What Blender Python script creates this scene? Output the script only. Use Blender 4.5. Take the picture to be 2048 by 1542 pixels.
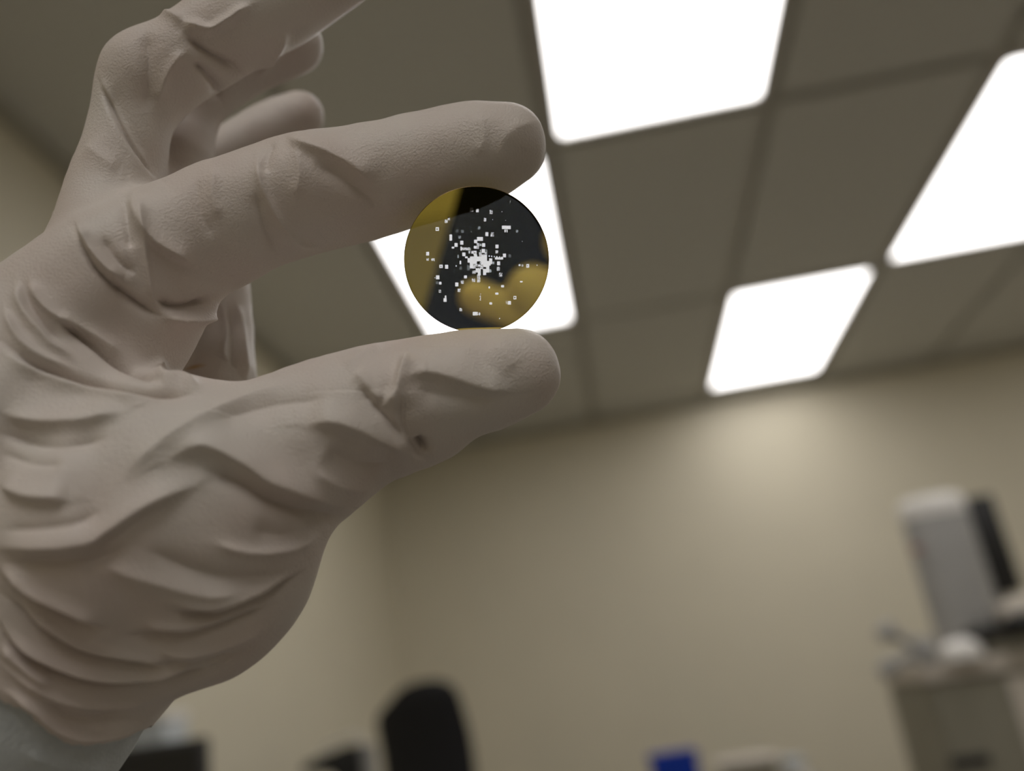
import bpy, bmesh, math, random
import numpy as np
from mathutils import Vector, Matrix

for o in list(bpy.data.objects):
    bpy.data.objects.remove(o, do_unlink=True)
scn = bpy.context.scene
COL = scn.collection
random.seed(7)
rng = np.random.default_rng(7)

# ------------------------------------------------------------------ camera
FPX = 1733.0                                   # focal length in pixels of a 2048 px wide frame
CAMH = 1.066                                   # camera height; the ceiling hangs 1.434 m above it
C0 = np.array([0.0, 0.0, CAMH])
RT = np.array([0.98070841, 0.13719324, -0.13924448])
UP = np.array([0.17767484, -0.32861629, 0.92760066])
FW = np.array([-0.08150254, 0.93444601, 0.34665255])
RT /= np.linalg.norm(RT); FW -= RT * FW.dot(RT); FW /= np.linalg.norm(FW); UP = np.cross(RT, FW)

cd = bpy.data.cameras.new('camera')
cam = bpy.data.objects.new('camera', cd)
COL.objects.link(cam)
cam.matrix_world = Matrix(((RT[0], UP[0], -FW[0], C0[0]), (RT[1], UP[1], -FW[1], C0[1]),
                           (RT[2], UP[2], -FW[2], C0[2]), (0, 0, 0, 1)))
cd.sensor_width = 36.0
cd.lens = FPX / 2048 * 36.0
cd.clip_start = 0.005
cd.clip_end = 60
cd.dof.use_dof = True
DISC_D = 0.1518
cd.dof.focus_distance = 0.1515
cd.dof.aperture_fstop = 7.4
scn.camera = cam

# ------------------------------------------------------------------ world, exposure
w = bpy.data.worlds.new('world')
scn.world = w
w.use_nodes = True
w.node_tree.nodes['Background'].inputs[0].default_value = (0.9, 0.95, 1, 1)
w.node_tree.nodes['Background'].inputs[1].default_value = 0.0
scn.view_settings.view_transform = 'Standard'
scn.view_settings.look = 'None'
scn.view_settings.gamma = 1
scn.view_settings.use_curve_mapping = False
scn.view_settings.exposure = 0.0
LAMP = 4.1                                     # radiance of every ceiling panel


# ------------------------------------------------------------------ helpers
def ray(px, py):
    return FW + RT * (px - 1024) / FPX - UP * (py - 771) / FPX


def at_y(px, py, y):
    d = ray(px, py)
    return C0 + d * (y / d[1])


def mat(name, col, rough=0.6, metal=0.0, spec=0.5, noise=0.0, nscale=30.0, bump=0.0, bscale=200.0, trans=0.0):
    m = bpy.data.materials.new(name)
    m.use_nodes = True
    nt = m.node_tree
    b = nt.nodes['Principled BSDF']
    b.inputs['Base Color'].default_value = (*col, 1)
    b.inputs['Roughness'].default_value = rough
    b.inputs['Metallic'].default_value = metal
    b.inputs['Specular IOR Level'].default_value = spec
    tc = nt.nodes.new('ShaderNodeTexCoord')
    if noise > 0:
        n = nt.nodes.new('ShaderNodeTexNoise')
        n.inputs['Scale'].default_value = nscale
        n.inputs['Detail'].default_value = 4
        nt.links.new(tc.outputs['Object'], n.inputs['Vector'])
        r = nt.nodes.new('ShaderNodeValToRGB')
        r.color_ramp.elements[0].position = 0.3
        r.color_ramp.elements[1].position = 0.7
        r.color_ramp.elements[0].color = (*[c * (1 - noise) for c in col], 1)
        r.color_ramp.elements[1].color = (*[min(1, c * (1 + noise)) for c in col], 1)
        nt.links.new(n.outputs['Fac'], r.inputs['Fac'])
        nt.links.new(r.outputs['Color'], b.inputs['Base Color'])
    if bump > 0:
        n2 = nt.nodes.new('ShaderNodeTexNoise')
        n2.inputs['Scale'].default_value = bscale
        n2.inputs['Detail'].default_value = 3
        nt.links.new(tc.outputs['Object'], n2.inputs['Vector'])
        bp = nt.nodes.new('ShaderNodeBump')
        bp.inputs['Strength'].default_value = bump
        bp.inputs['Distance'].default_value = 0.002
        nt.links.new(n2.outputs['Fac'], bp.inputs['Height'])
        nt.links.new(bp.outputs['Normal'], b.inputs['Normal'])
    return m


M = {}
M['wall'] = mat('wall_paint', (0.66, 0.61, 0.475), 0.55, noise=0.02, nscale=3, bump=0.05, bscale=250)
M['ceiling'] = mat('ceiling_tile', (0.60, 0.59, 0.54), 0.9, noise=0.04, nscale=60, bump=0.25, bscale=180)
M['grid'] = mat('ceiling_grid_paint', (0.55, 0.52, 0.45), 0.6)
M['trimshade'] = mat('wall_angle_shade', (0.42, 0.40, 0.33), 0.6)
M['floor'] = mat('floor_vinyl', (0.26, 0.245, 0.22), 0.4, noise=0.12, nscale=25)
M['lampframe'] = mat('lamp_frame_paint', (0.62, 0.60, 0.56), 0.45)
M['black'] = mat('black_plastic', (0.012, 0.012, 0.012), 0.45, noise=0.1, nscale=80)
M['blackfabric'] = mat('black_mesh_fabric', (0.012, 0.012, 0.014), 0.95, noise=0.3, nscale=400, bump=0.3, bscale=900)
M['phone'] = mat('matte_dark_case', (0.004, 0.004, 0.004), 0.9, spec=0.05, noise=0.1)
M['screen'] = mat('dark_screen', (0.01, 0.01, 0.01), 0.25)
M['grey'] = mat('grey_enamel', (0.32, 0.315, 0.30), 0.4, noise=0.03, nscale=20)
M['beige'] = mat('beige_enamel', (0.24, 0.225, 0.175), 0.5, noise=0.04, nscale=14)
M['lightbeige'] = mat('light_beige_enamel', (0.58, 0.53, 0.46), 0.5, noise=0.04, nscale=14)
M['white'] = mat('white_plastic', (0.78, 0.76, 0.72), 0.4, noise=0.02, nscale=20)
M['bluegrey'] = mat('pale_blue_plastic', (0.50, 0.54, 0.56), 0.4, noise=0.02, nscale=20)
M['metal'] = mat('brushed_steel', (0.55, 0.54, 0.52), 0.35, metal=0.9, noise=0.08, nscale=120)
M['blue'] = mat('blue_plastic', (0.002, 0.030, 0.30), 0.5, spec=0.2, noise=0.1, nscale=40)
M['bench'] = mat('bench_laminate', (0.30, 0.29, 0.27), 0.4, noise=0.08, nscale=60)
M['redmark'] = mat('red_print', (0.30, 0.13, 0.10), 0.5)


class MB:
    """collects shapes; build() links them as one mesh object"""
    def __init__(self):
        self.bm = bmesh.new()

    def box(self, c, s, rz=0, bev=0.0, rot=None, seg=2):
        r = bmesh.ops.create_cube(self.bm, size=1)
        vs = r['verts']
        for v in vs:
            v.co = Vector((v.co.x * s[0], v.co.y * s[1], v.co.z * s[2]))
        if bev > 0:
            es = list({e for v in vs for e in v.link_edges})
            rr = bmesh.ops.bevel(self.bm, geom=es, offset=bev, segments=seg, affect='EDGES', profile=0.5)
            vs = list({v for f in rr['faces'] for v in f.verts} | {v for v in vs if v.is_valid})
        R = rot if rot is not None else Matrix.Rotation(rz, 4, 'Z')
        T = Matrix.Translation(Vector(c)) @ R.to_4x4()
        for v in vs:
            v.co = T @ v.co
        return self

    def lathe(self, prof, c=(0, 0, 0), n=40, rot=None, sx=1.0, sy=1.0):
        rings = []
        T = Matrix.Translation(Vector(c)) @ (rot.to_4x4() if rot is not None else Matrix.Identity(4))
        for r, z in prof:
            rings.append([self.bm.verts.new(T @ Vector((sx * r * math.cos(2 * math.pi * k / n),
                                                        sy * r * math.sin(2 * math.pi * k / n), z))) for k in range(n)])
        for a, b in zip(rings[:-1], rings[1:]):
            for k in range(n):
                self.bm.faces.new((a[k], a[(k + 1) % n], b[(k + 1) % n], b[k]))
        self.bm.faces.new(list(reversed(rings[0])))
        self.bm.faces.new(rings[-1])
        return self

    def tube(self, pts, r, n=12):
        pts = [Vector(p) for p in pts]
        rad = r if isinstance(r, (list, tuple)) else [r] * len(pts)
        rings = []
        for i, p in enumerate(pts):
            d = (pts[min(i + 1, len(pts) - 1)] - pts[max(i - 1, 0)]).normalized()
            a = d.orthogonal().normalized() if i == 0 else (pa - d * pa.dot(d)).normalized()
            pa = a
            b = d.cross(a)
            rings.append([self.bm.verts.new(p + (a * math.cos(2 * math.pi * k / n) + b * math.sin(2 * math.pi * k / n)) * rad[i])
                          for k in range(n)])
        for a, b in zip(rings[:-1], rings[1:]):
            for k in range(n):
                self.bm.faces.new((a[k], a[(k + 1) % n], b[(k + 1) % n], b[k]))
        self.bm.faces.new(list(reversed(rings[0])))
        self.bm.faces.new(rings[-1])
        return self

    def prism(self, poly, y0, y1, bev=0.0, T=None):
        """extrude an x,z outline from y0 to y1"""
        a = [self.bm.verts.new((x, y0, z)) for x, z in poly]
        b = [self.bm.verts.new((x, y1, z)) for x, z in poly]
        n = len(poly)
        fs = [self.bm.faces.new(a), self.bm.faces.new(list(reversed(b)))]
        for k in range(n):
            fs.append(self.bm.faces.new((a[k], b[k], b[(k + 1) % n], a[(k + 1) % n])))
        vs = a + b
        if bev > 0:
            es = list({e for f in fs[:2] for e in f.edges})
            rr = bmesh.ops.bevel(self.bm, geom=es, offset=bev, segments=3, affect='EDGES', profile=0.5)
            vs = list({v for f in rr['faces'] for v in f.verts} | {v for v in vs if v.is_valid})
        if T is not None:
            for v in vs:
                v.co = T @ v.co
        return self

    def build(self, name, material, parent=None, smooth=True, local=True):
        bmesh.ops.recalc_face_normals(self.bm, faces=self.bm.faces[:])
        me = bpy.data.meshes.new(name)
        self.bm.to_mesh(me)
        self.bm.free()
        o = bpy.data.objects.new(name, me)
        COL.objects.link(o)
        me.materials.append(material)
        if smooth:
            me.polygons.foreach_set('use_smooth', [True] * len(me.polygons))
            me.set_sharp_from_angle(angle=math.radians(35))
        if parent is not None:
            o.parent = parent
        return o


def empty(name, loc, label, cat, group=None, rz=0.0):
    o = bpy.data.objects.new(name, None)
    o.empty_display_size = 0.05
    COL.objects.link(o)
    o.location = loc
    o.rotation_euler = (0, 0, rz)
    o['label'] = label
    o['category'] = cat
    if group:
        o['group'] = group
    return o


def tag(o, label, cat, group=None):
    o['label'] = label
    o['category'] = cat
    if group:
        o['group'] = group
    return o


def structure(o):
    o['kind'] = 'structure'
    return o


# ------------------------------------------------------------------ the room
X0, X1, Y0, Y1, ZC = -1.197, 4.293, -2.833, 4.65, 2.50
GX, GY, TX, TY = 0.023, 2.047, 0.610, 1.220       # ceiling grid: 2 ft x 4 ft cells
T_ = 0.12
structure(MB().box(((X0 + X1) / 2, (Y0 + Y1) / 2, -0.05), (X1 - X0 + 0.3, Y1 - Y0 + 0.3, 0.1)).build('floor', M['floor'], smooth=False))
structure(MB().box((X0 - T_ / 2, (Y0 + Y1) / 2, ZC / 2 + 0.05), (T_, Y1 - Y0 + 2 * T_, ZC + 0.1)).build('wall_left', M['wall'], smooth=False))
structure(MB().box((X1 + T_ / 2, (Y0 + Y1) / 2, ZC / 2 + 0.05), (T_, Y1 - Y0 + 2 * T_, ZC + 0.1)).build('wall_right', M['wall'], smooth=False))
structure(MB().box(((X0 + X1) / 2, Y1 + T_ / 2, ZC / 2 + 0.05), (X1 - X0, T_, ZC + 0.1)).build('wall_back', M['wall'], smooth=False))
structure(MB().box(((X0 + X1) / 2, Y0 - T_ / 2, ZC / 2 + 0.05), (X1 - X0, T_, ZC + 0.1)).build('wall_front', M['wall'], smooth=False))

# panels of light: (column, row) of the grid cell they fill; row 0 starts at GY
LAMPS = [(0, -1), (-1, 0), (2, 0), (1, 1), (4, -1), (-1, -3), (0, -3), (5, 1), (2, -4)]  # cells beyond the visible panels are added, placed to light glove and room
cells = {}
i0, i1 = round((X0 - GX) / TX), round((X1 - GX) / TX)
for i in range(i0, i1):
    for j in range(-4, 3):
        ya, yb = max(GY + j * TY, Y0), min(GY + (j + 1) * TY, Y1)
        if yb - ya > 0.02:
            cells[(i, j)] = (GX + i * TX, GX + (i + 1) * TX, ya, yb)
mb = MB()
REC = 0.020                                       # the tile faces hang this far below the tee bars
for (i, j), (xa, xb, ya, yb) in cells.items():
    if (i, j) in LAMPS:
        continue
    g = 0.019
    mb.box(((xa + xb) / 2, (ya + yb) / 2, ZC + 0.012), (xb - xa - 2 * g, max(yb - ya - 2 * g, 0.01), 0.024), bev=0.003, seg=1)
mb.box(((X0 + X1) / 2, (Y0 + Y1) / 2, ZC + 0.06), (X1 - X0, Y1 - Y0, 0.06))
structure(mb.build('ceiling', M['ceiling'], smooth=False))
mb = MB()
for i in range(i0 + 1, i1):
    mb.box((GX + i * TX, (Y0 + Y1) / 2, ZC + REC + 0.01), (0.024, Y1 - Y0, 0.02))
for j in range(-3, 3):
    mb.box(((X0 + X1) / 2, GY + j * TY, ZC + REC + 0.0102), (X1 - X0, 0.024, 0.02))
structure(mb.build('trim_1', M['grid'], smooth=False))
mb = MB()                                          # wall angle round the wall tops, coloured dark for the corner shading
h_, d_ = 0.045, 0.022
mb.box((X0 + d_ / 2, (Y0 + Y1) / 2, ZC - h_ / 2 + 0.012), (d_, Y1 - Y0, h_))
mb.box((X1 - d_ / 2, (Y0 + Y1) / 2, ZC - h_ / 2 + 0.012), (d_, Y1 - Y0, h_))
mb.box(((X0 + X1) / 2, Y1 - d_ / 2, ZC - h_ / 2 + 0.012), (X1 - X0, d_, h_))
mb.box(((X0 + X1) / 2, Y0 + d_ / 2, ZC - h_ / 2 + 0.012), (X1 - X0, d_, h_))
structure(mb.build('trim_2', M['trimshade'], smooth=False))
for nm, c, s in (('baseboard_left', (X0 + 0.006, (Y0 + Y1) / 2, 0.05), (0.012, Y1 - Y0, 0.1)),
                 ('baseboard_back', ((X0 + X1) / 2, Y1 - 0.006, 0.05), (X1 - X0, 0.012, 0.1))):
    structure(MB().box(c, s).build(nm, M['black'], smooth=False))

# light panels
em = bpy.data.materials.new('lit_diffuser')
em.use_nodes = True
nt = em.node_tree
nt.nodes.clear()
e = nt.nodes.new('ShaderNodeEmission')
e.inputs['Color'].default_value = (1.0, 0.965, 0.94, 1)
e.inputs['Strength'].default_value = LAMP
oo = nt.nodes.new('ShaderNodeOutputMaterial')
nt.links.new(e.outputs[0], oo.inputs[0])
LL = {(0, -1): 'lit ceiling panel at the top, above the fingertip',
      (-1, 0): 'lit ceiling panel directly behind the patterned disc',
      (2, 0): 'lit ceiling panel cut off by the right edge of the photo',
      (1, 1): 'smallest lit ceiling panel, farthest off and nearest the back wall'}


def rounded(xa, xb, ya, yb, r, n=6):
    p = []
    for cx, cy, a0 in ((xb - r, yb - r, 0), (xa + r, yb - r, 90), (xa + r, ya + r, 180), (xb - r, ya + r, 270)):
        for k in range(n + 1):
            a = math.radians(a0 + 90 * k / n)
            p.append((cx + r * math.cos(a), cy + r * math.sin(a)))
    return p


def ceiling_lamp(i, j):
    xa, xb, ya, yb = cells[(i, j)]
    lab = LL.get((i, j), 'added lit ceiling panel out of view, placed for the light it gives')
    t = empty('ceiling_light', ((xa + xb) / 2, (ya + yb) / 2, ZC), lab, 'ceiling light', 'lit ceiling panels')
    wx, wy = (xb - xa) / 2 - 0.012, (yb - ya) / 2 - 0.012
    b = 0.020
    bm = bmesh.new()
    inner = rounded(-wx + b, wx - b, -wy + b, wy - b, 0.02)
    outer = rounded(-wx, wx, -wy, wy, 0.004)
    rows = []
    for pts, z in ((outer, 0.03), (outer, 0.0), (inner, 0.0), (inner, 0.010)):
        rows.append([bm.verts.new((x, y, z)) for x, y in pts])
    n = len(inner)
    for a, c in zip(rows[:-1], rows[1:]):
        for k in range(n):
            bm.faces.new((a[k], a[(k + 1) % n], c[(k + 1) % n], c[k]))
    m_ = MB(); m_.bm.free(); m_.bm = bm
    m_.build('frame', M['lampframe'], t, smooth=False)
    bm = bmesh.new()
    lo = [bm.verts.new((x, y, 0.006)) for x, y in inner]
    hi = [bm.verts.new((x, y, 0.012)) for x, y in inner]
    bm.faces.new(lo); bm.faces.new(list(reversed(hi)))
    for k in range(n):
        bm.faces.new((lo[k], hi[k], hi[(k + 1) % n], lo[(k + 1) % n]))
    m_ = MB(); m_.bm.free(); m_.bm = bm
    m_.build('diffuser', em, t, smooth=False)


for ij in LAMPS:
    if ij in cells:
        ceiling_lamp(*ij)

# ------------------------------------------------------------------ furniture and instruments, far out of focus
def sc(p):
    """metres per photo pixel at a point"""
    return float((np.array(p) - C0) @ FW) / FPX


def desk(name, label, cat, x0, x1, y0, y1, z, topm, legm):
    t = empty(name, ((x0 + x1) / 2, (y0 + y1) / 2, 0), label, cat)
    w_, d_ = x1 - x0, y1 - y0
    MB().box((0, 0, z - 0.015), (w_, d_, 0.03), bev=0.004).build('worktop', topm, t)
    for sx in (-1, 1):
        for sy in (-1, 1):
            MB().box((sx * (w_ / 2 - 0.04), sy * (d_ / 2 - 0.04), (z - 0.03) / 2), (0.05, 0.05, z - 0.03), bev=0.003).build('leg', legm, t)
    MB().box((0, d_ / 2 - 0.04, z - 0.09), (w_ - 0.13, 0.02, 0.10), bev=0.002).build('apron', legm, t)
    return t


# desk by the left wall, with a monitor, a white box and a small lamp on it
DZ = 0.74
desk('desk', 'desk along the left wall under the black monitor', 'desk', -1.185, -0.50, 0.95, 2.35, DZ, M['bench'], M['grey'])
p = at_y(385, 1475, 1.42)
ang = math.radians(6)
mt = empty('computer_monitor', (p[0] - 0.245, 1.45, DZ), 'black monitor at the bottom edge, just right of the gloved wrist', 'monitor', rz=ang)
hm = p[2] - DZ
MB().box((0, 0, hm - 0.15), (0.49, 0.03, 0.30), bev=0.006).build('bezel', M['black'], mt)
MB().box((0, -0.0155, hm - 0.148), (0.47, 0.004, 0.275)).build('screen', M['screen'], mt)
MB().box((0, 0.035, (hm - 0.1) / 2), (0.06, 0.025, hm - 0.1), bev=0.005).build('neck', M['black'], mt)
MB().box((0, 0.03, 0.008), (0.24, 0.17, 0.016), bev=0.006).build('foot', M['black'], mt)

p = at_y(305, 1428, 1.78)
bx = empty('white_box', (p[0], 1.80, DZ), 'pale white carton peeking over the black monitor beside the wrist', 'box')
hb = p[2] - DZ
MB().box((0, 0, hb / 2 - 0.01), (0.085, 0.10, hb - 0.02), bev=0.006).build('carton', M['bluegrey'], bx)
MB().box((0, 0, hb - 0.01), (0.089, 0.104, 0.02), bev=0.005).build('lid', M['white'], bx)

p = at_y(734, 1492, 2.15)
s_ = sc(p)
tl = empty('desk_lamp', (p[0], 2.15, DZ), 'small dark lamp head on a grey post, left of the black chair', 'lamp')
hl = p[2] - DZ
MB().lathe([(0.07, 0), (0.07, 0.012), (0.062, 0.02), (0.02, 0.024), (0.0001, 0.024)]).build('base', M['black'], tl)
MB().tube([(0, 0, 0.02), (0, 0, hl * 0.5), (0, 0, hl)], 0.02).build('post', M['grey'], tl)
hd = MB()
hd.prism([(-0.155, hl - 0.036), (-0.148, hl - 0.018), (-0.05, hl + 0.006), (-0.012, hl + 0.006), (-0.012, hl - 0.09), (-0.055, hl - 0.09), (-0.075, hl - 0.042)], -0.03, 0.03, bev=0.006)
hd.build('lamp_head', M['black'], tl)
MB().tube([Vector((-0.20, 0.03, hl - 0.12)), Vector((-0.17, 0.03, hl - 0.05)), Vector((-0.11, 0.03, hl + 0.012)), Vector((-0.03, 0.03, hl + 0.03)), Vector((0.0, 0.02, hl - 0.02))], 0.004).build('cable', M['white'], tl)

# office chair
p = at_y(780, 1352, 2.85)
ch = empty('office_chair', (p[0], 2.92, 0), 'black office chair with a tall rounded backrest, near the wall corner', 'chair', rz=math.radians(-30))
ht = p[2]
mb = MB()
nu, nv = 18, 24
wd_, bh = 0.40, 0.62
SL = 0.075                                        # the top edge slopes down to one side
grid = {}
for side in (0, 1):
    for a in range(nu + 1):
        for b in range(nv + 1):
            u, v = a / nu * 2 - 1, b / nv
            r = 0.075                             # rounded upper corners
            hw = wd_ / 2 * (0.88 + 0.12 * math.sin(math.pi * min(1, v * 0.9)))
            z = ht - bh + bh * v
            x = u * hw
            if v > 1 - r / bh:
                k = (v - (1 - r / bh)) / (r / bh)
                x = u * (hw - r * 0.75 + r * 0.75 * math.sqrt(max(0, 1 - k * k)))
            z -= SL * (1 - u) / 2 * v * v + 0.03 * u * u * v ** 4
            th = 0.022 * math.sqrt(max(0.0, 1 - abs(u) ** 4)) * math.sqrt(max(0, 1 - abs(2 * v - 1) ** 6)) + 0.003
            y = 0.10 * (1 - u * u) * -0.35 + 0.05 * math.sin(v * 3.0) + (th if side else -th)
            grid[(side, a, b)] = mb.bm.verts.new((x, y + 0.06, z))
for side in (0, 1):
    for a in range(nu):
        for b in range(nv):
            mb.bm.faces.new((grid[(side, a, b)], grid[(side, a + 1, b)], grid[(side, a + 1, b + 1)], grid[(side, a, b + 1)]))
for a in range(nu):
    for b in (0, nv):
        mb.bm.faces.new((grid[(0, a, b)], grid[(0, a + 1, b)], grid[(1, a + 1, b)], grid[(1, a, b)]))
for b in range(nv):
    for a in (0, nu):
        mb.bm.faces.new((grid[(0, a, b)], grid[(0, a, b + 1)], grid[(1, a, b + 1)], grid[(1, a, b)]))
mb.build('backrest', M['blackfabric'], ch)
MB().box((0, -0.16, 0.46), (0.48, 0.46, 0.07), bev=0.03, seg=3).build('seat', M['blackfabric'], ch)
MB().tube([(0, -0.16, 0.42), (0, -0.05, 0.40), (0, 0.09, 0.43), (0, 0.115, 0.52), (0, 0.10, 0.70)], 0.022).build('back_support', M['black'], ch)
MB().tube([(0, -0.16, 0.10), (0, -0.16, 0.43)], 0.028).build('gas_lift', M['metal'], ch)
for sx in (-1, 1):
    MB().tube([(sx * 0.22, -0.12, 0.44), (sx * 0.29, -0.12, 0.46), (sx * 0.29, -0.12, 0.64)], 0.015).box((sx * 0.29, -0.16, 0.655), (0.07, 0.24, 0.03), bev=0.012).build('armrest', M['black'], ch)
for k in range(5):
    a = math.radians(72 * k + 20)
    e_ = Vector((0.27 * math.cos(a), -0.16 + 0.27 * math.sin(a), 0.075))
    sp = MB().tube([(0, -0.16, 0.115), tuple(e_)], [0.025, 0.016]).build('spoke', M['black'], ch)
    MB().lathe([(0.0001, -0.02), (0.026, -0.02), (0.03, -0.012), (0.03, 0.012), (0.026, 0.02), (0.0001, 0.02)],
               c=(e_.x, e_.y, 0.03), rot=Matrix.Rotation(math.pi / 2, 3, 'X') @ Matrix.Rotation(0, 3, 'Z'), n=20).tube([(e_.x, e_.y, 0.03), tuple(e_)], 0.008).build('caster', M['black'], sp)

# bench near the back wall: blue box, tray and jar
BZ = 0.74
desk('lab_bench', 'grey bench below the blue box at the bottom edge', 'bench', -0.22, 0.50, 2.80, 3.30, BZ, M['bench'], M['grey'])
pl, pr = at_y(1296, 1512, 2.98), at_y(1392, 1500, 2.98)
bb = empty('blue_box', ((pl[0] + pr[0]) / 2, 3.03, BZ), 'small bright blue box at the bottom edge of the photo', 'box', rz=math.radians(4))
hb = (pl[2] + pr[2]) / 2 - BZ
wb = pr[0] - pl[0]
MB().box((0, 0, hb / 2 - 0.012), (wb - 0.008, 0.10, hb - 0.024), bev=0.005).build('tub', M['blue'], bb)
MB().box((0, 0, hb - 0.012), (wb, 0.11, 0.024), bev=0.006).build('lid', M['blue'], bb)
pl, pr = at_y(1432, 1524, 2.98), at_y(1556, 1506, 2.98)
tr = empty('instrument_tray', ((pl[0] + pr[0]) / 2, 3.03, BZ), 'low pale tray beside the blue box, mostly below the frame', 'tray')
hb = (pl[2] + pr[2]) / 2 - BZ
wb = pr[0] - pl[0]
MB().box((0, 0, hb / 2 - 0.008), (wb - 0.03, 0.15, hb - 0.016), bev=0.004).build('body', M['beige'], tr)
MB().box((0, 0, hb - 0.008), (wb, 0.18, 0.016), bev=0.005).build('rim', M['lightbeige'], tr)
p = at_y(1588, 1516, 2.98)
jr = empty('jar', (p[0], 3.03, BZ), 'white round jar top between the tray and the big instrument', 'jar')
hb = p[2] - BZ
MB().lathe([(0.034, 0), (0.036, 0.006), (0.036, hb - 0.035), (0.028, hb - 0.028), (0.0001, hb - 0.028)]).build('body', M['white'], jr)
MB().lathe([(0.034, hb - 0.027), (0.036, hb - 0.024), (0.036, hb - 0.006), (0.031, hb), (0.0001, hb)]).build('lid', M['bluegrey'], jr)

# tall floor-standing instrument at the right
YM = 3.15
org = at_y(1846, 1330, YM)
em_ = empty('electron_microscope', (org[0] + 0.35, YM + 0.35, 0), 'big beige and grey laboratory microscope at the right edge', 'microscope')
O_ = np.array([org[0] + 0.35, YM + 0.35, 0])


def L_(px, py, y):
    return Vector(at_y(px, py, y) - O_)


zt = org[2]
fr = L_(2006, 1345, YM).x
lx = L_(1846, 1330, YM).x
# console: chamfered front-right corner, ledge on top, dark slot in the front
bm = bmesh.new()
pts = [(lx, -0.35), (fr, -0.35), (fr + 0.22, -0.13), (fr + 0.22, 0.16), (lx, 0.16)]
lo = [bm.verts.new((x, y, 0.06)) for x, y in pts]
hi = [bm.verts.new((x, y, zt - 0.055)) for x, y in pts]
bm.faces.new(lo); bm.faces.new(list(reversed(hi)))
for k in range(5):
    bm.faces.new((lo[k], hi[k], hi[(k + 1) % 5], lo[(k + 1) % 5]))
bmesh.ops.bevel(bm, geom=[e_ for e_ in bm.edges], offset=0.012, segments=2, affect='EDGES')
m_ = MB(); m_.bm.free(); m_.bm = bm
con = m_.build('console', M['beige'], em_)
bm = bmesh.new()
g = 0.012
pts2 = [(lx - g, -0.35 - g), (fr + g * 0.4, -0.35 - g), (fr + 0.22 + g, -0.13 - g * 0.4), (fr + 0.22 + g, 0.16), (lx - g, 0.16)]
lo = [bm.verts.new((x, y, zt - 0.055)) for x, y in pts2]
hi = [bm.verts.new((x, y, zt)) for x, y in pts2]
bm.faces.new(lo); bm.faces.new(list(reversed(hi)))
for k in range(5):
    bm.faces.new((lo[k], hi[k], hi[(k + 1) % 5], lo[(k + 1) % 5]))
bmesh.ops.bevel(bm, geom=[e_ for e_ in bm.edges], offset=0.008, segments=2, affect='EDGES')
m_ = MB(); m_.bm.free(); m_.bm = bm
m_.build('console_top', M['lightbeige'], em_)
a, b = L_(1896, 1512, YM), L_(1984, 1534, YM)
MB().box(((a.x + b.x) / 2, -0.352, (a.z + b.z) / 2), (abs(b.x - a.x), 0.012, 0.034), bev=0.004).build('slot', M['black'], con)
MB().box(((lx + fr + 0.22) / 2, -0.08, 0.03), (fr + 0.22 - lx - 0.06, 0.44, 0.06)).build('plinth', M['black'], em_)
ang_ = math.radians(45)
MB().box((fr + 0.11, -0.24, (zt - 0.055 + 0.06) / 2), (0.285, 0.012, zt - 0.055 - 0.10), bev=0.004, rot=Matrix.Rotation(ang_, 3, 'Z')).build('lit_chamfer', M['lightbeige'], con)  # light falling on the chamfer, put in as a paler beige panel
# column
YC = 3.32
a, b = L_(1792, 1012, YC), L_(1922, 1000, YC)
rc = (b.x - a.x) / 2 + 0.002
cx = (a.x + b.x) / 2 + 0.006
ztop = L_(1870, 994, YC).z
cy = YC - O_[1]
MB().lathe([(rc * 0.99, zt), (rc, zt + 0.02), (rc, ztop - 0.075), (rc * 0.985, ztop - 0.07)], c=(cx, cy, 0), n=56, sy=0.8).build('column', M['grey'], em_)
MB().lathe([(rc * 0.985, ztop - 0.07), (rc, ztop - 0.064), (rc, ztop - 0.035), (rc * 0.96, ztop - 0.014), (rc * 0.86, ztop), (0.0001, ztop + 0.002)], c=(cx, cy, 0), n=56, sy=0.8).build('column_cap', M['white'], em_)
a = L_(1838, 1095, YC - 0.12)
MB().box((a.x, cy - rc * 0.745, a.z), (0.035, 0.006, 0.02), bev=0.002, rot=Matrix.Rotation(math.radians(-22), 3, 'Z')).build('red_mark', M['redmark'], em_)
# black panel to the right of the column
a, b = L_(1948, 1014, YC), L_(2030, 1184, YC)
xb_ = cx + rc + 0.022
MB().box((xb_ + 0.026, cy + 0.05, (ztop - 0.02 + b.z) / 2), (0.115, 0.10, ztop - 0.02 - b.z), bev=0.008).build('side_panel', M['black'], em_)
MB().box((xb_, cy + 0.07, (b.z + zt) / 2), (0.07, 0.06, b.z - zt), bev=0.006).build('panel_post', M['metal'], em_)
# specimen arm and chamber bits in front of the column foot
a = L_(2030, 1218, YM + 0.05)
MB().box((a.x + 0.03, a.y, a.z), (0.17, 0.12, 0.075), bev=0.03, seg=4, rot=Matrix.Rotation(math.radians(-8), 3, 'Y')).build('stage_arm', M['lightbeige'], em_)
a = L_(2044, 1240, YM - 0.02)
MB().lathe([(0.0001, -0.04), (0.02, -0.04), (0.024, -0.03), (0.024, 0.03), (0.02, 0.04), (0.0001, 0.04)], c=a, n=24, rot=Matrix.Rotation(math.pi / 2, 3, 'Y')).build('knob', M['black'], em_)
a = L_(1990, 1262, YM + 0.06)
MB().box((a.x + 0.02, a.y, a.z), (0.22, 0.10, 0.045), bev=0.012).build('shade_block', M['black'], em_)  # black block standing in for the shadows under the arm
MB().box((a.x + 0.04, a.y + 0.02, (a.z - 0.02 + zt) / 2), (0.15, 0.09, a.z - 0.02 - zt), bev=0.01).build('stage_foot', M['beige'], em_)
a = L_(1922, 1300, YM - 0.02)
k = max(0.055, a.z - zt + 0.035)
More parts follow.
